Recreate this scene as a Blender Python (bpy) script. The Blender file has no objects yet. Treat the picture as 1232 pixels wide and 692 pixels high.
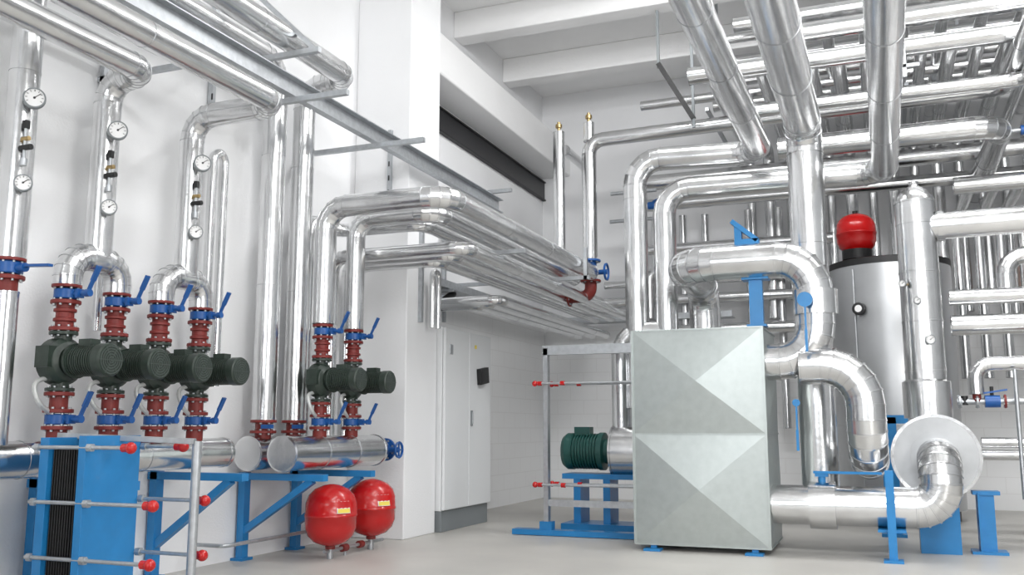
import bpy, math, random
from mathutils import Vector, Matrix, Quaternion
random.seed(4)
V=Vector
X=V((1,0,0));Y=V((0,1,0));Z=V((0,0,1))
# ------------------------------------------------------------------ materials
def mat(name,col,metal=0.0,rough=0.5,nscale=None,var=0.0,bump=0.0,bscale=40,rvar=0.0,coat=0.0):
    m=bpy.data.materials.new(name); m.use_nodes=True
    nt=m.node_tree; b=nt.nodes['Principled BSDF']
    b.inputs['Base Color'].default_value=(*col,1); b.inputs['Metallic'].default_value=metal
    b.inputs['Roughness'].default_value=rough
    if coat: b.inputs['Coat Weight'].default_value=coat
    tc=nt.nodes.new('ShaderNodeTexCoord')
    if nscale:
        n=nt.nodes.new('ShaderNodeTexNoise'); n.inputs['Scale'].default_value=nscale; n.inputs['Detail'].default_value=6
        nt.links.new(tc.outputs['Object'],n.inputs['Vector'])
        if var:
            r=nt.nodes.new('ShaderNodeValToRGB')
            r.color_ramp.elements[0].position=.3; r.color_ramp.elements[1].position=.7
            r.color_ramp.elements[0].color=(*[max(0,c*(1-var)) for c in col],1)
            r.color_ramp.elements[1].color=(*[min(1,c*(1+var)) for c in col],1)
            nt.links.new(n.outputs['Fac'],r.inputs['Fac']); nt.links.new(r.outputs['Color'],b.inputs['Base Color'])
        if rvar:
            mr=nt.nodes.new('ShaderNodeMapRange'); mr.inputs['To Min'].default_value=max(0,rough-rvar); mr.inputs['To Max'].default_value=rough+rvar
            nt.links.new(n.outputs['Fac'],mr.inputs['Value']); nt.links.new(mr.outputs['Result'],b.inputs['Roughness'])
    if bump:
        n2=nt.nodes.new('ShaderNodeTexNoise'); n2.inputs['Scale'].default_value=bscale; n2.inputs['Detail'].default_value=4
        nt.links.new(tc.outputs['Object'],n2.inputs['Vector'])
        bp=nt.nodes.new('ShaderNodeBump'); bp.inputs['Strength'].default_value=bump; bp.inputs['Distance'].default_value=.02
        nt.links.new(n2.outputs['Fac'],bp.inputs['Height']); nt.links.new(bp.outputs['Normal'],b.inputs['Normal'])
    return m
ALU=mat('aluminium_jacket',(.74,.745,.75),1,.22,7,.06,.12,9,.05)
SEAM=mat('jacket_seam',(.34,.35,.36),1,.38)
GALV=mat('galvanised_steel',(.48,.5,.52),.8,.42,25,.1)
SHEET=mat('sheet_metal_casing',(.47,.51,.5),.8,.37,14,.05,.02,30,.04)
TANKM=mat('tank_jacket',(.5,.51,.52),.9,.38,3,.06)
DISC=mat('brushed_end_plate',(.42,.43,.44),.9,.42,5,.1)
WALL=mat('white_plaster',(.86,.865,.875),0,.85,1.2,.02,.12,60)
CEIL=mat('white_painted_concrete',(.9,.9,.9),0,.85,1.5,.02,.15,30)
GWALL=mat('grey_wall_paint',(.36,.37,.38),0,.8,1.5,.04)
FLOOR=mat('concrete_floor',(.5,.485,.455),0,.42,1.6,.09,.06,25,.1)
BLUE=mat('blue_paint',(.016,.2,.48),0,.38,8,.06,coat=.1)
VBLUE=mat('valve_blue',(.01,.09,.32),0,.38)
RED=mat('red_enamel',(.5,.006,.006),0,.25,3,.05,coat=.3)
FRED=mat('flange_oxide_red',(.2,.022,.018),0,.5,30,.15)
PUMP=mat('pump_green_black',(.028,.042,.033),0,.4,30,.2)
MOTG=mat('motor_green',(.01,.07,.06),0,.4)
GRILL=mat('motor_grille',(.09,.11,.1),.3,.45)
BLACK=mat('black_rubber',(.012,.012,.013),0,.5)
DARK=mat('dark_glass',(.01,.01,.012),0,.35)
CAB=mat('cabinet_paint',(.75,.765,.775),0,.4)
PLINTH=mat('plinth_grey',(.2,.22,.23),0,.5)
WHITE=mat('white_enamel',(.8,.8,.8),0,.5)
YEL=mat('label_yellow',(.8,.65,.1),0,.5)
HOSE=mat('grey_hose',(.6,.61,.6),.3,.4)
BRASS=mat('brass',(.45,.33,.16),1,.35)
PEACH=mat('bare_brick',(.75,.55,.47),0,.8,12,.12)
def brickmat(name):
    m=bpy.data.materials.new(name); m.use_nodes=True; nt=m.node_tree; b=nt.nodes['Principled BSDF']
    tc=nt.nodes.new('ShaderNodeTexCoord'); sp=nt.nodes.new('ShaderNodeSeparateXYZ'); cb=nt.nodes.new('ShaderNodeCombineXYZ')
    ad=nt.nodes.new('ShaderNodeMath'); ad.operation='ADD'
    nt.links.new(tc.outputs['Object'],sp.inputs[0]); nt.links.new(sp.outputs['X'],ad.inputs[0]); nt.links.new(sp.outputs['Y'],ad.inputs[1])
    nt.links.new(ad.outputs[0],cb.inputs['X']); nt.links.new(sp.outputs['Z'],cb.inputs['Y'])
    br=nt.nodes.new('ShaderNodeTexBrick'); br.inputs['Scale'].default_value=1
    br.inputs['Brick Width'].default_value=.4; br.inputs['Row Height'].default_value=.2; br.inputs['Mortar Size'].default_value=.005
    br.inputs['Color1'].default_value=(.86,.865,.87,1); br.inputs['Color2'].default_value=(.85,.855,.86,1); br.inputs['Mortar'].default_value=(.79,.79,.79,1)
    nt.links.new(cb.outputs[0],br.inputs['Vector']); nt.links.new(br.outputs['Color'],b.inputs['Base Color']); b.inputs['Roughness'].default_value=.8
    return m
BRICK=brickmat('painted_blockwork')

# ------------------------------------------------------------------ mesh builder
def frame(ax):
    ax=V(ax).normalized(); h=Z if abs(ax.z)<.9 else X
    u=h.cross(ax).normalized(); return u,ax.cross(u),ax
class B:
    def __init__(s,name): s.n=name; s.v=[]; s.f=[]; s.m=[]; s.s=[]; s.mats=[]
    def mi(s,m):
        if m not in s.mats: s.mats.append(m)
        return s.mats.index(m)
    def face(s,idx,m,sm=False): s.f.append(idx); s.m.append(s.mi(m)); s.s.append(sm)
    def poly(s,pts,m):
        i=len(s.v); s.v+= [V(p) for p in pts]; s.face(list(range(i,i+len(pts))),m)
    def box(s,c,size,m,rot=None):
        c=V(c); hx,hy,hz=[d/2 for d in size]; i=len(s.v)
        for dx,dy,dz in [(-1,-1,-1),(1,-1,-1),(1,1,-1),(-1,1,-1),(-1,-1,1),(1,-1,1),(1,1,1),(-1,1,1)]:
            p=V((dx*hx,dy*hy,dz*hz)); 
            if rot: p=rot@p
            s.v.append(c+p)
        for q in [(3,2,1,0),(4,5,6,7),(0,1,5,4),(1,2,6,5),(2,3,7,6),(3,0,4,7)]: s.face([i+k for k in q],m)
    def bar(s,a,b,w,h,m):
        a=V(a);b=V(b); u,v,t=frame(b-a); R=Matrix((u,v,t)).transposed()
        s.box((a+b)/2,(w,h,(b-a).length),m,R)
    def lathe(s,o,ax,prof,m,n=24,smooth=False,cap=True,a0=0,a1=2*math.pi):
        o=V(o); u,v,t=frame(ax); full=abs(a1-a0-2*math.pi)<1e-4
        def ring(tt,r):
            i=len(s.v); r=max(r,.0004)
            for k in range(n if full else n+1):
                a=a0+(a1-a0)*k/n
                s.v.append(o+t*tt+(u*math.cos(a)+v*math.sin(a))*r)
            return i
        def join(i,j):
            for k in range(n):
                k2=(k+1)%n if full else k+1
                s.face([i+k,i+k2,j+k2,j+k],m,True)
        if smooth:
            rs=[ring(*p) for p in prof]
            for a,b in zip(rs,rs[1:]): join(a,b)
        else:
            for a,b in zip(prof,prof[1:]): 
                i=ring(*a); j=ring(*b); join(i,j)
        if cap and full:
            if prof[0][1]>.002: i=ring(*prof[0]); s.face([i+k for k in range(n)][::-1],m)
            if prof[-1][1]>.002: i=ring(*prof[-1]); s.face([i+k for k in range(n)],m)
    def cyl(s,a,b,r,m,n=20,r2=None):
        a=V(a);b=V(b); s.lathe(a,b-a,[(0,r),((b-a).length,r if r2 is None else r2)],m,n)
    def sphere(s,c,r,m,n=16,sz=1.0):
        s.lathe(V(c)-Z*r*sz,Z,[(r*sz*(1-math.cos(math.pi*k/8)),r*math.sin(math.pi*k/8)) for k in range(9)],m,n,True)
    def tube(s,pts,r,m=None,bend=None,n=24,gores=5,bands=None,seam=1.05,cap=True):
        m=m or ALU; pts=[V(p) for p in pts]; bend=bend or r*2.2
        if bands is None: bands=r>=.045
        L=[(pts[0],(pts[1]-pts[0]).normalized())]
        for i in range(1,len(pts)-1):
            a,b,c=pts[i-1:i+2]; d1=(b-a).normalized(); d2=(c-b).normalized(); ang=d1.angle(d2)
            if ang<.01: continue
            l1=(b-a).length*(.99 if i==1 else .5); l2=(c-b).length*(.99 if i==len(pts)-2 else .5)
            d=min(bend*math.tan(ang/2),l1,l2); R=d/math.tan(ang/2); st=b-d1*d; ax=d1.cross(d2).normalized(); ce=st+ax.cross(d1)*R
            g=max(2,round(gores*ang/1.57))
            for k in range(g+1):
                q=Quaternion(ax,ang*k/g); L.append((ce+q@(st-ce),q@d1))
        L.append((pts[-1],(pts[-1]-pts[-2]).normalized()))
        M=[L[0]]
        for a,b in zip(L,L[1:]):
            d=(b[0]-a[0]).length
            if d<1e-4: continue
            if a[1].angle(b[1])<.01 and d>seam*1.4 and seam:
                k=int(d//seam)
                for j in range(1,k+1):
                    if j*seam<d-.1: M.append((a[0]+(b[0]-a[0])*(j*seam/d),a[1]))
            M.append(b)
        u,v,_=frame(M[0][1]); fr=[]; tp=M[0][1]
        for p,t in M:
            q=tp.rotation_difference(t); u=q@u; v=q@v; tp=t; fr.append((p,u.copy(),v.copy(),t))
        def ring(f,rr,off=0):
            i=len(s.v); p,u,v,t=f
            for k in range(n):
                a=2*math.pi*k/n; s.v.append(p+t*off+(u*math.cos(a)+v*math.sin(a))*rr)
            return i
        def join(i,j,mm):
            for k in range(n): s.face([i+k,i+(k+1)%n,j+(k+1)%n,j+k],mm,True)
        for f,g in zip(fr,fr[1:]): join(ring(f,r),ring(g,r),m)
        if bands:
            w=max(.006,r*.05); 
            for f in fr:
                join(ring(f,r*.99,-w),ring(f,r*1.03,-w*.7),SEAM); join(ring(f,r*1.03,-w*.7),ring(f,r*1.03,w*.7),m); join(ring(f,r*1.03,w*.7),ring(f,r*.99,w),SEAM)
        if cap:
            i=ring(fr[0],r); s.face([i+k for k in range(n)][::-1],m); i=ring(fr[-1],r); s.face([i+k for k in range(n)],m)
    def flange(s,o,ax,r,w,m,bolts=8,bm=None):
        o=V(o); u,v,t=frame(ax); s.lathe(o-t*w/2,t,[(0,r*.97),(w*.15,r),(w*.85,r),(w,r*.97)],m,24)
        for k in range(bolts):
            a=2*math.pi*(k+.5)/bolts; p=o+(u*math.cos(a)+v*math.sin(a))*r*.8
            s.cyl(p-t*w*.95,p+t*w*.95,r*.1,bm or GALV,6)
    def done(s,bevel=0):
        me=bpy.data.meshes.new(s.n); me.from_pydata([tuple(p) for p in s.v],[],s.f)
        for m in s.mats: me.materials.append(m)
        me.polygons.foreach_set('material_index',s.m); me.polygons.foreach_set('use_smooth',s.s); me.update()
        o=bpy.data.objects.new(s.n,me); bpy.context.collection.objects.link(o)
        if bevel:
            b=o.modifiers.new('bevel','BEVEL'); b.width=bevel; b.segments=2; b.limit_method='ANGLE'
        return o
def pipe(pts,r,name='insulated_pipe',**k):
    b=B(name); b.tube(pts,r,**k); return b.done()
def slab(name,lo,hi,m,bevel=0):
    b=B(name); lo=V(lo);hi=V(hi); b.box((lo+hi)/2,hi-lo,m); return b.done(bevel)

# ------------------------------------------------------------------ room
WX=-4.7; BY=13.1; CZ=6.1
slab('floor',(-6,-6,-.1),(6,14,0),FLOOR)
slab('wall_left',(WX-.2,-6,0),(WX,BY+.2,CZ+.2),WALL)
slab('wall_back',(WX,BY,0),(6,BY+.2,CZ+.2),WALL)
slab('wall_right',(4.8,-6,0),(5,BY,CZ+.2),GWALL)
b=B('wall_front')
b.box((0,-6.1,.6),(9.8,.2,1.2),GWALL); b.box((0,-6.1,5.1),(9.8,.2,2.2),GWALL)  # unseen; the gap between slabs is shaped to streak the pipe reflections
for x in (-4.5,-1.5,1.5,4.5): b.box((x,-6.1,2.6),(.5,.2,2.8),GWALL)
b.done()
slab('ceiling',(WX,-6,CZ),(4.8,BY,CZ+.15),CEIL)
slab('wall_left_blockwork',(WX,9.5,0),(WX+.03,BY,2.45),BRICK)
slab('wall_back_blockwork',(WX+.03,BY-.03,0),(4.8,BY,2.45),BRICK)
slab('column_wall',(WX,7.66,0),(-4.1,8.3,CZ),WALL,.01)
for y in (2.0,3.6,5.2,6.8,8.4,10.0,11.6):
    slab('ceiling_beam',(WX,y-.13,CZ-.34),(4.8,y+.13,CZ),CEIL,.015)
slab('crane_ledge_beam',(WX,8.3,4.78),(-4.25,BY,5.25),CEIL,.02)
b=B('window_1'); b.box((WX+.02,10.7,4.58),(.03,4.8,.26),DARK)
for z in (4.44,4.72): b.box((WX+.03,10.7,z),(.05,4.8,.02),BLACK)
b.done()
b=B('wall_patch_brick'); b.box((2.3,BY-.015,2.9),(1.6,.03,.5),PEACH); b.done()

# ------------------------------------------------------------------ pump stacks
def lever(b,p,l=.15,d=None):
    p=V(p); d=d or V((.5,0,1)).normalized()
    b.cyl(p,p+X*.1,.014,VBLUE,10); q=p+X*.1
    b.bar(q-d*.02,q+d*l*.5,.022,.012,VBLUE); b.bar(q+d*l*.45,q+d*l,.032,.014,VBLUE); b.cyl(q-X*.015,q+X*.02,.022,VBLUE,10)
def bvalve(x,y,z,r=.065):
    b=B('butterfly_valve'); b.lathe((x,y,z-.03),Z,[(0,r*.95),(.006,r*1.05),(.054,r*1.05),(.06,r*.95)],VBLUE,20)
    b.cyl((x,y,z),(x+.1,y,z),.022,VBLUE,12); b.box((x+.1,y,z),(.02,.05,.05),VBLUE)
    lever(b,(x+.06,y,z),.17); b.done()
def pump(x,y,z):
    b=B('circulation_pump')
    b.lathe((x-.1,y,z),X,[(0,.05),(.02,.11),(.05,.135),(.13,.135),(.155,.11),(.17,.085)],PUMP,28)
    b.lathe((x+.06,y,z),X,[(0,.07),(.04,.07),(.045,.1),(.06,.1)],PUMP,24)
    pr=[]; t=.12
    for k in range(11): pr+=[(t,.09),(t+.008,.09),(t+.009,.08),(t+.015,.08)]; t+=.0165
    b.lathe((x,y,z),X,pr,PUMP,28)
    b.lathe((x,y,z),X,[(t,.094),(t+.055,.094),(t+.065,.086)],PUMP,28)
    tt=t+.066
    for r in (.08,.065,.05,.035,.02):
        b.lathe((x,y,z),X,[(tt,r),(tt+.003,r),(tt+.003,r-.006),(tt,r-.006)],GRILL,24,cap=False)
    for k in range(6):
        a=k*math.pi/3; b.bar((tt+x+.002,y,z),(tt+x+.002,y+.085*math.cos(a),z+.085*math.sin(a)),.004,.004,GRILL)
    b.box((x+.2,y,z+.095),(.09,.07,.05),PUMP)
    b.box((x+.0,y-.11,z+.02),(.1,.06,.12),PUMP)
    b.cyl((x,y,z-.17),(x,y,z+.17),.048,PUMP); b.flange((x,y,z+.16),Z,.078,.02,PUMP); b.flange((x,y,z-.16),Z,.078,.02,PUMP)
    b.tube([(x-.02,y-.08,z-.1),(x-.02,y-.17,z-.12),(x+.03,y-.17,z-.24),(x,y-.04,z-.3)],.014,HOSE,.07,10,bands=False)
    b.done()
def stack(x,y,top=.93):
    b=B('flanged_pipe_spool')
    b.flange((x,y,1.81),Z,.082,.022,FRED); b.flange((x,y,1.715),Z,.082,.022,FRED)
    b.lathe((x,y,1.57),Z,[(0,.05),(.03,.05),(.035,.062),(.05,.062),(.055,.05),(.085,.05),(.09,.062),(.105,.062),(.11,.05),(.15,.05)],FRED,20)
    b.flange((x,y,1.56),Z,.08,.022,FRED); b.done()
    bvalve(x,y,1.762); pump(x,y,1.375)
    b=B('flanged_pipe_spool'); b.flange((x,y,1.19),Z,.08,.022,FRED); b.cyl((x,y,1.1),(x,y,1.19),.05,FRED); b.flange((x,y,1.095),Z,.082,.022,FRED)
    b.flange((x,y,1.0),Z,.082,.022,FRED); b.cyl((x,y,top-.03),(x,y,1.0),.055,FRED); b.done()
    bvalve(x,y,1.048)
XL=-4.35
for y in (3.99,4.37,4.75,5.13): stack(XL,y)
XH=-4.15
for y in (6.34,6.81): stack(XH,y,.94)
# left-most branch (no pump)
b=B('flanged_pipe_spool'); b.flange((XL,3.6,1.9),Z,.082,.022,FRED); b.flange((XL,3.6,1.8),Z,.082,.022,FRED); b.cyl((XL,3.6,1.72),(XL,3.6,1.8),.05,FRED); b.done()
pipe([(XL,3.6,1.72),(XL,3.6,.88)],.06)
b=B('butterfly_valve'); b.lathe((XL,3.6,1.82),Z,[(0,.065),(.006,.07),(.06,.07),(.07,.06)],VBLUE,20); b.cyl((XL,3.6,1.85),(XL+.12,3.6,1.85),.025,VBLUE,12); b.bar((XL+.1,3.6,1.86),(XL+.3,3.6,1.85),.03,.014,VBLUE); b.done()
pipe([(XL,3.6,1.91),(XL,3.6,5.6)],.08)
# breeches and risers B, C
for ya,yb,yr in ((3.99,4.37,4.2),(4.75,5.13,4.96)):
    xx=-4.04 if yr<4.5 else -3.64
    b=B('insulated_breeches_pipe'); b.tube([(XL,ya,1.82),(XL,ya,2.0),(XL,yb,2.0),(XL,yb,1.82)],.08,bend=.13)
    b.tube([(XL,yr,2.02),(XL,yr,3.13),(xx,yr,3.13),(xx,-1,3.13)],.08,bend=.17); b.done()
pipe([(-4.55,4.42,1.6),(-4.55,4.42,3.4),(-4.55,3,3.4)],.028,'wall_pipe')
pipe([(-4.55,5.42,1.3),(-4.55,5.42,3.0),(-4.55,5.5,3.06),(-4.55,5.55,3.0),(-4.55,5.55,1.3)],.035,'wall_pipe',bend=.05)
# tall twin risers into overhead lines
for y,zz,xx in ((6.02,3.95,None),(6.42,3.88,-4.0)):
    pts=[(-4.45,y,1.06),(-4.45,y,zz)]+([(-4.45,-1,zz)] if xx is None else [(xx,y,zz),(xx,-1,zz)])
    pipe(pts,.093)
    b=B('flanged_pipe_spool'); b.flange((-4.45,y,1.05),Z,.1,.022,FRED); b.flange((-4.45,y,.97),Z,.1,.022,FRED); b.cyl((-4.45,y,.9),(-4.45,y,1.05),.06,FRED); b.box((-4.37,y-.06,1.01),(.08,.05,.03),VBLUE); b.done()
# gauges
def gauge(p,r=.055,d=(.75,-.65,0)):
    d=V(d).normalized(); p=V(p); b=B('dial_thermometer')
    b.lathe(p,d,[(0,r*.9),(.005,r),(.034,r),(.038,r*.97),(.038,r*.85)],PLINTH,24,cap=False); b.lathe(p,d,[(.03,r*.86),(.0352,r*.855)],WHITE,24)
    u,v,t=frame(d); b.bar(p+d*.038,p+d*.038+(u*.6+v*.5).normalized()*r*.7,.006,.003,BLACK)
    for k in range(9):
        a=math.radians(-30+30*k); q=u*math.cos(a)+v*math.sin(a); b.bar(p+d*.037+q*r*.6,p+d*.037+q*r*.78,.004,.002,BLACK)
    b.lathe(p,d,[(.036,r*.12),(.04,r*.1)],BLACK,10); b.cyl(p-d*.08,p,.01,BRASS,8); b.done()
for yr in (3.6,4.2,4.96):
    gauge((XL+.11,yr-.02,2.78),.058); gauge((XL+.1,yr-.04,2.3),.047)
    b=B('sensor_pocket'); q=V((XL+.1,yr-.05,2.5))
    b.cyl(q-Z*.08,q+Z*.12,.008,GALV,8); b.box(q+Z*.13,(.028,.028,.045),BLACK); b.cyl(q-X*.03,q+X*.05,.016,BLACK,10); b.cyl(q+Z*.05-X*.02,q+Z*.05+X*.03,.013,BRASS,10); b.cyl(q-Z*.1,q-Z*.06,.018,GALV,10); b.done()
# headers
def header(x,y0,y1,z,r,name='insulated_header'):
    b=B(name); b.tube([(x,y0,z),(x,y1,z)],r,seam=.45,n=32); b.lathe((x,y0-.02,z),Y,[(0,r*.93),(.004,r*1.04),(.03,r*1.04)],ALU,32); b.lathe((x,y1-.01,z),Y,[(0,r*1.04),(.03,r*1.04),(.034,r*.9)],ALU,32); b.done()
header(XL,1.5,5.42,.83,.1); header(-4.45,5.86,7.3,.81,.125); header(XH,5.87,7.19,.81,.13)
b=B('gate_valve'); c=V((XH,7.27,.81)); b.flange(c-Y*.03,Y,.1,.02,VBLUE); b.cyl(c,c+Y*.14,.06,VBLUE); b.flange(c+Y*.13,Y,.1,.02,VBLUE); b.cyl(c+Y*.06,c+Y*.06+X*.17,.025,VBLUE,12)
b.lathe(c+Y*.06+X*.16,X,[(0,.07),(.015,.075),(.02,.07),(.015,.055),(0,.06)],VBLUE,20,cap=False); b.bar(c+Y*.06+X*.17-Z*.06,c+Y*.06+X*.17+Z*.06,.015,.01,VBLUE); b.bar(c+X*.17,c+Y*.12+X*.17,.015,.01,VBLUE); b.done()
# blue wall brackets
for y in (4.15,5.12,6.07,6.77):
    z=.71 if y<5.5 else .66
    b=B('blue_pipe_bracket'); b.box((-4.64,y,z/2),(.06,.07,z),BLUE); b.box((-4.3,y,z-.03),(.78,.07,.05),BLUE); b.bar((-4.62,y,.22),(-4.02,y,z-.05),.05,.05,BLUE)
    b.box((-4.64,y,.01),(.11,.13,.02),BLUE); b.done()
# plate heat exchanger at the left
b=B('plate_heat_exchanger')
b.box((-4.10,3.87,.5),(.06,.36,.9),BLUE); b.box((-3.83,3.87,.5),(.05,.38,.92),BLUE)
for k in range(24): b.box((-4.06+.0088*k+.003,3.87,.5),(.005,.31-(k%2)*.01,.8),BLACK)
for y in (3.71,4.05):
    for k,z in enumerate((.9,.62,.34,.1)):
        xe=-3.36 if z<.9 else -3.52
        yy=y-.02 if y<3.9 else y+.02
        b.cyl((-4.18,yy,z),(xe,yy,z),.011,GALV,10)
        b.sphere((xe,yy,z),.03,RED,12); b.cyl((xe-.05,yy,z),(xe-.02,yy,z),.022,RED,12)
        b.cyl((-3.8,yy,z),(-3.77,yy,z),.022,GALV,6); b.cyl((-4.16,yy,z),(-4.13,yy,z),.022,GALV,6)
b.cyl((-3.37,4.0,0),(-3.37,4.0,.93),.024,GALV,14); b.bar((-4.2,3.87,.96),(-3.37,3.98,.93),.03,.03,GALV)
b.box((-3.97,3.87,.025),(.4,.4,.05),BLUE); b.done(.006)
pipe([(-4.45,3.3,.5),(-4.15,3.3,.5),(-4.15,3.3,.02)],.07)
pipe([(-4.6,5.5,.18),(-4.35,5.5,.18),(-4.35,7.5,.18)],.014,'floor_pipe',m=GALV,bend=.06,bands=False)

# ------------------------------------------------------------------ overhead steelwork on left wall
b=B('steel_channel_beam'); x=-3.98; z=3.5
b.box((x,6.2,z),(.008,6.8,.15),GALV); b.box((x+.03,6.2,z+.071),(.06,6.8,.008),GALV); b.box((x+.03,6.2,z-.071),(.06,6.8,.008),GALV); b.done()
for y,full in ((5.5,True),(6.7,False)):
    b=B('pipe_support_frame'); b.bar((WX,y,3.38),(-3.45,y,3.38),.04,.04,GALV)
    if full:
        b.bar((WX,y,3.74),(-3.7,y,3.74),.04,.04,GALV); b.bar((-4.62,y,4.6),(-3.74,y,3.75),.035,.035,GALV); b.bar((-4.66,y,3.3),(-4.66,y,5.4),.04,.04,GALV)
        for k in range(12): b.box((-4.64,y-.021,3.5+k*.15),(.014,.004,.05),BLACK)
    b.done()
b=B('pipe_support_frame'); b.bar((WX,4.45,3.27),(-3.9,4.45,3.27),.035,.035,GALV); b.bar((-4.66,4.45,3.1),(-4.66,4.45,3.5),.035,.035,GALV); b.done()
b=B('pipe_support_frame'); b.bar((-4.3,7.64,2.9),(-4.3,7.64,3.85),.04,.035,GALV); b.bar((-4.07,7.9,2.62),(-3.0,7.9,2.62),.04,.04,GALV); b.bar((-4.08,7.9,2.0),(-4.08,7.9,3.2),.04,.04,GALV)
for k in range(6): b.box((-4.3,7.62,2.95+k*.14),(.014,.004,.05),BLACK)
b.done()
b=B('pipe_support_frame'); b.bar((-4.68,9.6,2.62),(-2.9,9.6,2.62),.04,.04,GALV); b.bar((-2.95,9.6,2.6),(-2.95,9.6,2.95),.04,.04,GALV); b.bar((-4.66,9.6,2.2),(-4.66,9.6,3.6),.04,.04,GALV); b.bar((-4.66,9.3,3.6),(-3.7,9.3,3.6),.04,.04,GALV); b.done()
# bundle of nested L pipes
pipe([(XH,6.34,1.83),(XH,6.34,2.78),(-3.07,6.34,2.78),(-3.07,10.2,2.78)],.088,bend=.19)
pipe([(XH,6.81,1.83),(XH,6.81,2.78),(-3.4,6.81,2.78),(-3.4,10.6,2.78)],.08,bend=.17)
pipe([(-4.5,6.6,.9),(-4.5,6.6,2.76),(-4.5,7.1,2.76),(-3.66,7.1,2.76),(-3.66,12.6,2.76)],.06,bend=.13)
pipe([(-4.5,7.0,.9),(-4.5,7.0,2.5),(-3.2,7.0,2.5),(-3.2,12.3,2.5)],.06,bend=.13)
pipe([(-4.5,7.25,.9),(-4.5,7.25,2.5),(-3.45,7.25,2.5),(-3.45,12.4,2.5)],.055,bend=.13)
pipe([(-4.55,7.48,2.0),(-4.55,7.48,2.5),(-3.7,7.48,2.5),(-3.7,12.5,2.5)],.055,bend=.13)
for k in range(3): pipe([(-4.4,8.6+.15*k,2.28),(-3.55-.2*k,8.6+.15*k,2.28),(-3.55-.2*k,12.5,2.28)],.05,bend=.11)
pipe([(-3.98,7.95,1.95),(-3.98,7.95,2.5),(-3.98,8.07,2.5),(-3.98,8.07,1.95)],.03,'wall_pipe',bend=.05)
# red tanks
def extank(x,y,zc,r,sz,name='expansion_tank',feet=True,lab=True):
    b=B(name); h=r*sz
    prof=[(-h,.02),(-h*.97,r*.3),(-h*.85,r*.65),(-h*.65,r*.88),(-h*.4,r*.985),(-.012,r),(-.01,r*1.02),(.01,r*1.02),(.012,r),(h*.4,r*.985),(h*.65,r*.88),(h*.85,r*.65),(h*.97,r*.3),(h,.02)]
    b.lathe((x,y,zc),Z,prof,RED,36,True)
    if lab:
        def L(z0,z1,a0,a1,m,k):
            for i in range(6):
                aa=a0+(a1-a0)*i/6; ab=a0+(a1-a0)*(i+1)/6
                def P(a,z): 
                    q=r*k*(1-.16*(max(0,z)/h)**2*2); return V((x+math.cos(a)*q,y+math.sin(a)*q,zc+z))
                b.poly([P(aa,z0),P(ab,z0),P(ab,z1),P(aa,z1)],m)
        L(.025,.115,math.radians(-45),math.radians(-12),WHITE,1.025); L(.03,.06,math.radians(-43),math.radians(-14),YEL,1.035)
    if feet:
        b.cyl((x,y,.05),(x,y,zc-h+.02),.016,FRED,10); b.cyl((x,y,zc-h-.02),(x,y,zc-h+.01),.04,FRED,16)
        b.cyl((x,y,0),(x,y,.08),.025,GALV,12)
    else:
        b.cyl((x,y,zc-h-.06),(x,y,zc-h+.05),r*.75,BLACK,24); b.cyl((x,y,zc+h-.01),(x,y,zc+h+.03),.03,BLACK,12)
    return b.done()
extank(-4.05,6.38,.33,.2,1.18); extank(-4.05,7.0,.34,.2,1.18)
b=B('tank_manifold_pipe'); b.tube([(-4.05,6.3,.06),(-4.05,7.2,.06)],.014,GALV,n=10,bands=False); b.cyl((-4.05,6.55,.06),(-4.05,6.62,.06),.03,FRED,10); b.cyl((-4.05,6.8,.06),(-4.05,6.86,.06),.03,FRED,10); b.cyl((-4.05,6.6,0),(-4.05,6.6,.06),.012,GALV,8); b.done()

# ------------------------------------------------------------------ cabinet
b=B('electrical_cabinet')
b.box((-4.35,8.9,1.1),(.6,1.16,1.8),CAB); b.box((-4.35,8.9,.1),(.6,1.14,.2),PLINTH)
b.box((-4.03,8.61,1.1),(.03,.57,1.78),CAB); b.box((-4.03,9.19,1.1),(.03,.57,1.78),CAB)
b.box((-4.008,8.95,1.1),(.02,.03,.16),PLINTH); b.box((-4.005,8.95,1.1),(.03,.015,.12),GALV)
b.box((-3.99,9.2,1.55),(.05,.22,.17),BLACK,Matrix.Rotation(.15,3,'X')); b.box((-4.01,8.45,1.78),(.01,.07,.1),GALV); b.box((-4.01,9.05,1.85),(.01,.04,.04),YEL)
b.done(.006)
b=B('cable_tray'); b.box((-4.45,10.7,2.5),(.3,4.4,.01),GALV); b.box((-4.3,10.7,2.53),(.01,4.4,.08),GALV); b.box((-3.2,12.85,2.5),(2.7,.3,.01),GALV); b.box((-3.2,12.7,2.53),(2.7,.01,.08),GALV)
for y in (9,10,11,12): b.bar((-4.66,y,2.47),(-4.25,y,2.47),.03,.03,GALV)
b.tube([(-4.4,8.9,2.0),(-4.4,8.9,2.3),(-4.4,9.3,2.48)],.04,BLACK,n=10,bands=False)
b.done()

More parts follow.
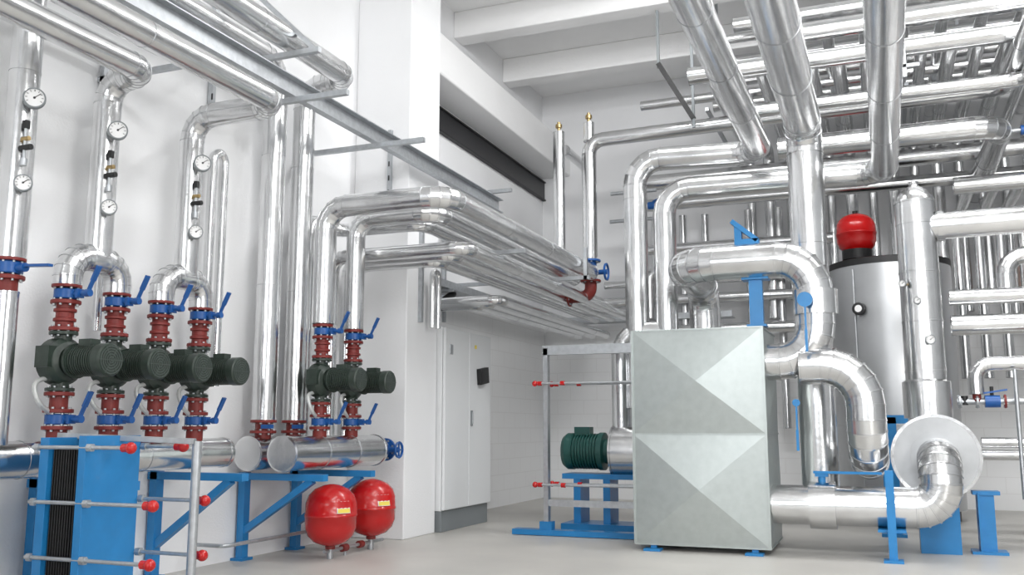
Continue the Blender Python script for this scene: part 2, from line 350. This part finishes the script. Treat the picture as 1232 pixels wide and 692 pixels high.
# ------------------------------------------------------------------ insulated casing (big box)
def casing():
    b=B('heat_exchanger_casing'); x0,x1,y0,y1,z0,z1=-1.99,-.9,7.8,8.7,.05,1.82; zm=.95
    b.box(((x0+x1)/2,(y0+y1)/2,(z0+z1)/2),(x1-x0-.03,y1-y0-.03,z1-z0-.03),SHEET)
    def pan(p,nrm,h=.052):
        c=sum((V(q) for q in p),V())/4+V(nrm)*h
        for k in range(4): b.poly([p[k],p[(k+1)%4],c],SHEET)
    for a,c in ((z0,zm-.003),(zm+.003,z1)):
        pan([(x0,y0,a),(x1,y0,a),(x1,y0,c),(x0,y0,c)],(0,-1,0)); pan([(x1,y0,a),(x1,y1,a),(x1,y1,c),(x1,y0,c)],(1,0,0)); pan([(x0,y1,a),(x0,y0,a),(x0,y0,c),(x0,y1,c)],(-1,0,0))
        pan([(x1,y1,a),(x0,y1,a),(x0,y1,c),(x1,y1,c)],(0,1,0))
    pan([(x0,y0,z1),(x1,y0,z1),(x1,y1,z1),(x0,y1,z1)],(0,0,1),.03)
    for x,y in ((x0,y0),(x1,y0)): b.box((x,y,(z0+z1)/2),(.02,.02,z1-z0),SHEET)
    for z in (z0,zm,z1): b.box(((x0+x1)/2,y0-.002,z),(x1-x0,.012,.012),SHEET); b.box((x1+.002,(y0+y1)/2,z),(.012,y1-y0,.012),SHEET)
    for x in (x0+.15,x1-.12): b.box((x,y0+.03,.06),(.05,.05,.12),BLUE); b.box((x,y0-.02,.01),(.14,.1,.02),BLUE)
    b.box((x0+.15,8.5,.03),(.1,.1,.06),BLUE); b.box((x1-.15,8.5,.03),(.1,.1,.06),BLUE)
    b.done()
casing()
b=B('heat_exchanger_frame')
b.box((-3.02,8.5,.88),(.045,.07,1.76),GALV); b.box((-2.5,8.5,1.74),(1.1,.07,.09),GALV); b.box((-2.6,8.5,.03),(1.5,.14,.05),BLUE); b.box((-2.5,8.5,.3),(1.0,.02,.06),GALV)
b.box((-3.02,8.5,.09),(.12,.1,.08),BLUE)
for yy,x0 in ((8.42,-3.1),(8.62,-3.0)):
    for z in (1.42,.47):
        b.cyl((x0,yy,z),(-1.95,yy,z),.012,GALV,10); b.sphere((x0-.01,yy,z),.028,RED,12); b.cyl((x0+.02,yy,z),(x0+.06,yy,z),.022,RED,10)
        b.cyl((x0+.25,yy,z),(x0+.29,yy,z),.022,RED,10)
b.done()
# green pump behind frame
b=B('electric_motor_pump'); y=9.05; z=.77
pr=[(0,.15),(.04,.18),(.1,.18)]; t=.1
for k in range(9): pr+=[(t,.175),(t+.012,.175),(t+.013,.155),(t+.025,.155)]; t+=.03
b.lathe((-3.02,y,z),X,pr+[(t,.185),(t+.05,.185),(t+.06,.12),(t+.16,.12)],MOTG,28); b.box((-2.82,y,z+.2),(.16,.13,.08),MOTG)
for r in (.14,.11,.08,.05): b.lathe((-3.02,y,z),X,[(-.004,r),(0,r),(0,r-.01),(-.004,r-.01)],GRILL,24,cap=False)
b.tube([(-2.5,y,z),(-2.02,y,z)],.25,seam=.3,n=32); b.tube([(-2.42,y,z+.2),(-2.42,y,1.95),(-1.9,y,1.95)],.1)
for x in (-2.85,-2.55,-2.2): b.box((x,y,.28),(.07,.3,.5),BLUE)
b.box((-2.5,y,.04),(1.0,.42,.08),BLUE); b.box((-2.5,y,.53),(1.0,.32,.05),BLUE); b.done()
# large pipes
pipe([(-2.245,9.05,1.2),(-2.245,9.05,3.71),(-.99,9.05,3.66),(-.99,-1,3.6)],.118,bend=.26,n=32)
pipe([(-1.95,9.05,1.2),(-1.95,9.05,3.37),(.12,9.05,3.34),(.12,-1,3.32)],.113,bend=.25,n=32)
pipe([(-.54,8.45,.5),(-.54,8.45,3.68),(-.49,-1,3.6)],.155,bend=.26,n=32,gores=4)
b=B('insulated_pipe'); b.tube([(-1.6,9.2,1.2),(-1.6,9.2,2.4),(-1.6,7.98,2.4),(-.485,7.98,2.4),(-.485,7.98,1.54),(-.9,7.98,1.54)],.15,bend=.3,n=36,gores=6)
b.lathe((-.485,7.98,2.02),Z,[(-.1,.15),(-.1,.178),(.1,.178),(.1,.15)],ALU,32)
b.tube([(-.62,7.93,1.5),(-.14,7.93,1.5),(-.14,7.93,.74),(-.14,8.7,.74)],.15,bend=.32,n=36,gores=6); b.done()
# lower pipe and disc
b=B('insulated_pipe'); b.tube([(-.9,7.98,.39),(.37,7.98,.39),(.37,7.98,.76),(.37,8.4,.76)],.155,bend=.3,n=36,gores=6)
b.lathe((-.5,7.98,.39),X,[(-.1,.155),(-.1,.185),(.1,.185),(.1,.155)],ALU,36); b.done()
b=B('insulated_pump_housing'); b.lathe((.36,8.33,.77),Y,[(0,.325),(.006,.33),(.45,.33),(.456,.32)],DISC,48); b.lathe((.36,8.33,.77),Y,[(-.012,.19),(0,.19)],DISC,36); b.lathe((.36,8.33,.77),Y,[(-.004,.34),(.03,.34),(.03,.325)],ALU,48,cap=False); b.lathe((.36,8.33,.77),Y,[(-.004,.34),(-.004,.315),(0,.315)],ALU,48,cap=False); b.box((.36,8.56,.22),(.3,.3,.44),BLUE); b.done()
b=B('insulated_air_separator'); b.tube([(.335,8.57,1.05),(.335,8.57,2.92)],.16,n=32,seam=.42,bands=True)
b.lathe((.335,8.57,2.92),Z,[(0,.165),(.04,.155),(.1,.11),(.14,.05),(.15,.04),(.19,.04)],ALU,32,True); b.lathe((.335,8.57,1.08),Z,[(0,.19),(.3,.19),(.32,.16)],ALU,32)
b.tube([(.45,8.57,2.7),(4.7,8.57,2.75)],.115,n=32); b.lathe((.5,8.57,2.7),X,[(0,.13),(.05,.13)],ALU,32); b.done()
gauge((.2,8.42,2.2),.03,(-.2,-1,0)); gauge((.38,8.4,1.72),.04,(0,-1,0)); gauge((.3,8.4,2.05),.03,(0,-1,0))
# blue valve hardware near casing
def vlever(name,p,l,r=.06):
    p=V(p); b=B(name); b.cyl(p+Y*.12,p-Y*.02,.02,BLUE,12); b.cyl(p-Y*.03,p,r,BLUE,20); b.bar(p-Z*.02-Y*.02,p-Z*l-Y*.02,.026,.014,BLUE); b.bar(p-Z*l*.6-Y*.025,p-Z*(l+.02)-Y*.025,.036,.02,BLUE); return b.done()
vlever('valve_lever',(-.55,7.76,2.02),.4); vlever('valve_lever',(-.66,7.86,1.2),.36,.03)
b=B('valve_lever'); b.cyl((-.5,7.98,.55),(-.5,7.98,.64),.03,BLUE,12); b.bar((-.56,7.95,.65),(-.05,7.9,.65),.03,.02,BLUE); b.box((-.5,7.98,.63),(.1,.08,.03),BLUE); b.done()
b=B('blue_pipe_support'); b.box((-.96,8.02,2.03),(.11,.08,.42),BLUE); b.box((-.96,8.02,1.85),(.16,.14,.02),BLUE); b.box((-.96,8.02,2.25),(.22,.14,.02),BLUE)
b.box((-1.02,8.02,2.57),(.2,.1,.05),BLUE); b.bar((-1.14,8.02,2.76),(-.93,8.02,2.58),.1,.04,BLUE); b.box((-1.09,8.02,2.65),(.06,.08,.14),BLUE); b.done()
b=B('blue_pipe_stand'); b.box((.0,7.76,.34),(.06,.06,.68),BLUE); b.box((0,7.76,.01),(.14,.14,.02),BLUE); b.box((0,7.95,.225),(.2,.34,.02),BLUE); b.done()
b=B('blue_pump_stand'); b.box((.72,8.6,.25),(.11,.12,.46),BLUE); b.box((.72,8.6,.01),(.26,.22,.025),BLUE); b.box((.72,8.6,.48),(.2,.16,.03),BLUE); b.box((.66,8.6,.25),(.015,.2,.46),BLUE); b.done()
b=B('blue_steel_frame'); b.box((.02,9.6,.55),(.14,.1,1.1),BLUE); b.box((.5,9.6,.55),(.1,.1,1.1),BLUE); b.box((.25,9.6,1.08),(.6,.1,.08),BLUE); b.box((.02,9.6,.015),(.22,.2,.03),BLUE); b.done()

# buffer tank and small red tank
b=B('buffer_tank'); x=.12;y=11.5;r=.66
b.lathe((x,y,0),Z,[(0,r*.9),(.12,r*.9)],BLACK,48); b.lathe((x,y,.12),Z,[(0,r),(.9,r),(.905,r*1.004),(.93,r*1.004),(.935,r),(2.7,r)],TANKM,48); b.lathe((x,y,2.8),Z,[(0,r*1.01),(.07,r*1.01),(.08,r*.97),(.11,.1)],BLACK,48)
b.box((x-.37,y-.55,1.5),(.01,.02,2.5),SEAM); b.done()
b=B('dial_thermometer'); b.lathe((-.2,10.9,2.3),(-.3,-1,0),[(0,.07),(.04,.07),(.045,.06)],BLACK,24); b.lathe((-.2,10.9,2.3),(-.3,-1,0),[(.045,.04),(.047,.038)],WHITE,20); b.done()
extank(-.2,11.3,3.22,.22,1.1,feet=False,lab=False)

# ------------------------------------------------------------------ back area pipes
pipe([(-3.12,10.35,2.95),(-3.12,10.35,4.4),(1.35,10.35,4.45),(1.35,5,4.45)],.085,bend=.17)
pipe([(-3.5,10.35,2.9),(-3.5,10.35,4.55)],.07); pipe([(-3.12,10.35,4.4),(-3.12,10.35,4.62)],.065); pipe([(-3.5,10.6,4.4),(-3.5,11.4,4.4)],.06)
for x in (-3.5,-3.12):
    b=B('air_vent'); z=4.56 if x<-3.4 else 4.63
    b.cyl((x,10.35,z),(x,10.35,z+.12),.02,BRASS,10); b.cyl((x,10.35,z+.05),(x,10.35,z+.09),.04,BRASS,10); b.done()
b=B('gate_valve'); c=V((-3.12,10.35,2.8)); b.flange(c+Z*.14,Z,.12,.025,VBLUE); b.flange(c-Z*.1,Z,.12,.025,FRED); b.cyl(c-Z*.1,c+Z*.14,.07,VBLUE); b.cyl(c,c+X*.2,.03,VBLUE,12); b.lathe(c+X*.18,X,[(0,.1),(.02,.105),(.025,.09),(0,.085)],VBLUE,20,cap=False); b.tube([c-Z*.1,c-Z*.28,c-Z*.28-X*.25],.07,FRED,.1,16,bands=False); b.flange(c-Z*.28-X*.26,X,.11,.02,FRED); b.done()
pipe([(-3.0,11.6,4.15),(1.9,11.6,4.15),(1.9,12.9,4.15)],.1,bend=.2); pipe([(-2.9,12.0,3.95),(2.6,12.0,3.95)],.085)
pipe([(-.9,10.0,3.95),(1.22,10.0,3.95),(1.22,12.9,3.95)],.12,bend=.24)
pipe([(-1.3,9.7,4.3),(1.5,9.7,4.3),(1.5,6,4.3)],.075,bend=.2)
pipe([(-2.6,10.9,4.95),(4.7,10.9,4.95)],.06)
for k,(y,z) in enumerate(((9.85,5.35),(10.2,5.35),(10.65,5.25),(11.3,5.25),(12.1,5.25))): pipe([(-1.3-.15*k,y,z),(4.7,y,z)],.055 if k%2 else .08)
# collectors with descending branch lines
pipe([(-1.75,9.55,4.72),(4.7,9.55,4.72)],.095,n=28); pipe([(-.9,9.55,5.02),(4.7,9.55,5.02)],.095,n=28); pipe([(.8,10.5,3.5),(4.7,10.5,3.5)],.09,n=28)
for k in range(14):
    x=-1.55+.26*k; zb=2.2+.25*(k%3)
    pipe([(x,9.55,4.72),(x,12.85-.1*(k%2),4.72),(x,12.85-.1*(k%2),zb)],.06+.015*(k%2),bend=.14,n=18)
for k in range(9): x=-.7+.36*k; pipe([(x,9.55,5.02),(x,13.0,5.02)],.06,n=18)
for k in range(7): pipe([(.95+.24*k,10.5,3.5),(.95+.24*k,12.6,3.5),(.95+.24*k,12.6,1.6)],.06,n=18,bend=.12)
for x,y in ((-2.9,12.8),(-2.5,12.8),(-2.2,12.85),(-1.6,12.8),(-1.2,12.8),(-.75,12.8)): pipe([(x,y,1.0),(x,y,3.95)],.055)
pipe([(-2.95,12.6,2.5),(-2.95,12.6,3.15),(-2.75,12.6,3.15)],.08,bend=.14)
pipe([(-3.6,12.65,2.75),(-.4,12.65,2.75)],.07); pipe([(-3.6,12.65,3.0),(-.4,12.65,3.0)],.055); pipe([(-2.9,12.5,2.3),(-.4,12.5,2.3)],.08); pipe([(-2.9,12.3,3.4),(-.5,12.3,3.4)],.07)
b=B('pipe_support_frame')
for x in (-1.7,.4,2.2): b.bar((x,10.3,4.6),(x,12.9,4.6),.04,.04,GALV)
b.bar((-1.6,10.6,5.14),(4.0,10.6,5.14),.03,.03,GALV); b.bar((-1.5,11.4,4.92),(2.6,11.4,4.92),.04,.04,GALV)
for x in (-1.6,.95,2.6): b.bar((x,10.6,5.12),(x,10.6,CZ),.03,.03,GALV)
b.done()
b=B('strut_channel'); b.bar((-2.18,10,5.1),(-1.8,10,4.4),.055,.055,BLACK); b.bar((-2.18,10,5.05),(-2.18,10,5.74),.03,.03,PLINTH); b.bar((-1.8,10,4.3),(-1.8,10,5.74),.03,.03,PLINTH); b.done()
b=B('threaded_rod_hanger'); b.bar((.32,8.4,4.0),(.32,8.4,5.76),.03,.03,GALV); b.bar((.2,8.4,4.1),(.44,8.4,4.1),.03,.03,GALV); b.done()
# small blue valves at the back
for x,y,z in ((-2.85,11.4,4.0),(-2.6,11.4,3.8),(1.5,10.4,4.0),(1.8,10.4,4.05),(-2.95,11.7,3.7)):
    b=B('ball_valve'); b.cyl((x-.06,y,z),(x+.06,y,z),.05,VBLUE,12); b.bar((x,y,z+.05),(x+.14,y-.02,z+.1),.03,.015,VBLUE); b.cyl((x-.3,y,z),(x+.3,y,z),.025,GALV,10); b.done()
# right-hand pipes
pipe([(.62,9.5,2.2),(4.7,9.5,2.2)],.075); pipe([(.62,9.5,1.94),(4.7,9.5,1.94)],.095)
pipe([(1.12,9.7,2.2),(1.12,9.7,2.6),(4.7,9.7,2.6)],.08)
pipe([(.76,9.2,1.3),(.76,9.2,1.56),(4.7,9.2,1.56)],.065,bend=.13)
pipe([(.8,9.5,.87),(4.7,9.5,.87)],.045); pipe([(.8,9.5,.76),(4.7,9.5,.76)],.045); pipe([(1.06,9.1,.4),(1.06,9.1,1.5)],.018,m=GALV)
b=B('valve_manifold'); b.cyl((.6,9.2,1.23),(2.4,9.2,1.23),.028,GALV,12)
for x in (.62,.76,.98,1.15,1.35,1.6): b.flange((x,9.2,1.23),X,.06,.018,GALV if x<.8 else FRED,6)
b.cyl((.82,9.2,1.23),(.94,9.2,1.23),.055,VBLUE,14); b.cyl((.88,9.2,1.23),(.88,9.2,1.36),.015,BLACK,8); b.bar((.8,9.18,1.3),(1.0,9.18,1.33),.03,.015,VBLUE)
b.cyl((1.2,9.2,1.23),(1.32,9.2,1.23),.055,FRED,14); b.cyl((.76,9.2,1.23),(.76,9.2,1.32),.035,FRED,12); b.cyl((.66,9.2,1.2),(.66,9.2,1.28),.03,BLACK,10); b.done()

# ------------------------------------------------------------------ light
w=bpy.data.worlds.new('world'); bpy.context.scene.world=w; w.use_nodes=True
w.node_tree.nodes['Background'].inputs[0].default_value=(.95,.97,1,1); w.node_tree.nodes['Background'].inputs[1].default_value=2.2
def area(name,loc,tgt,sx,sy,e,col=(1,1,1)):
    l=bpy.data.lights.new(name,'AREA'); l.shape='RECTANGLE'; l.size=sx; l.size_y=sy; l.energy=e; l.color=col
    o=bpy.data.objects.new(name,l); bpy.context.collection.objects.link(o); o.location=loc
    o.rotation_euler=(V(tgt)-V(loc)).to_track_quat('-Z','Y').to_euler(); return o
area('overhead_fill',(-.4,3.0,5.7),(-.4,3.01,0),.35,4,75)  # unseen overhead lamps, added for bright soft room light
area('overhead_fill',(2.4,3.0,5.7),(2.4,3.01,0),.35,4,90)
area('overhead_fill',(.4,8.0,5.7),(.4,9.5,0),5.5,.4,260)  # added wide lamp out of view, brightens the back wall and pipes
area('ceiling_fill',(1.2,1.5,4.7),(.5,9.5,5.8),3,1,240)  # added lamp without a fixture, lifts the ceiling and beams
area('offscreen_fill',(4.2,.5,2.2),(-2.2,8.5,1.9),2.6,2.2,230,(1,.985,.96))  # added key lamp, no opening in this wall; brings out the casing creases
area('offscreen_fill',(-1.5,-4,3.0),(-1.5,8,2.0),3,2.4,120,(.98,.99,1))  # added lamp standing inside the room, fills from behind the camera
# ------------------------------------------------------------------ camera
c=bpy.data.cameras.new('camera'); c.lens=1120/1232*36; c.sensor_width=36
o=bpy.data.objects.new('camera',c); bpy.context.collection.objects.link(o); o.location=(0,0,1.0)
o.rotation_euler=(math.radians(98.58),0,math.radians(21.67)); bpy.context.scene.camera=o
s=bpy.context.scene; s.view_settings.view_transform='Standard'; s.view_settings.exposure=-0.06
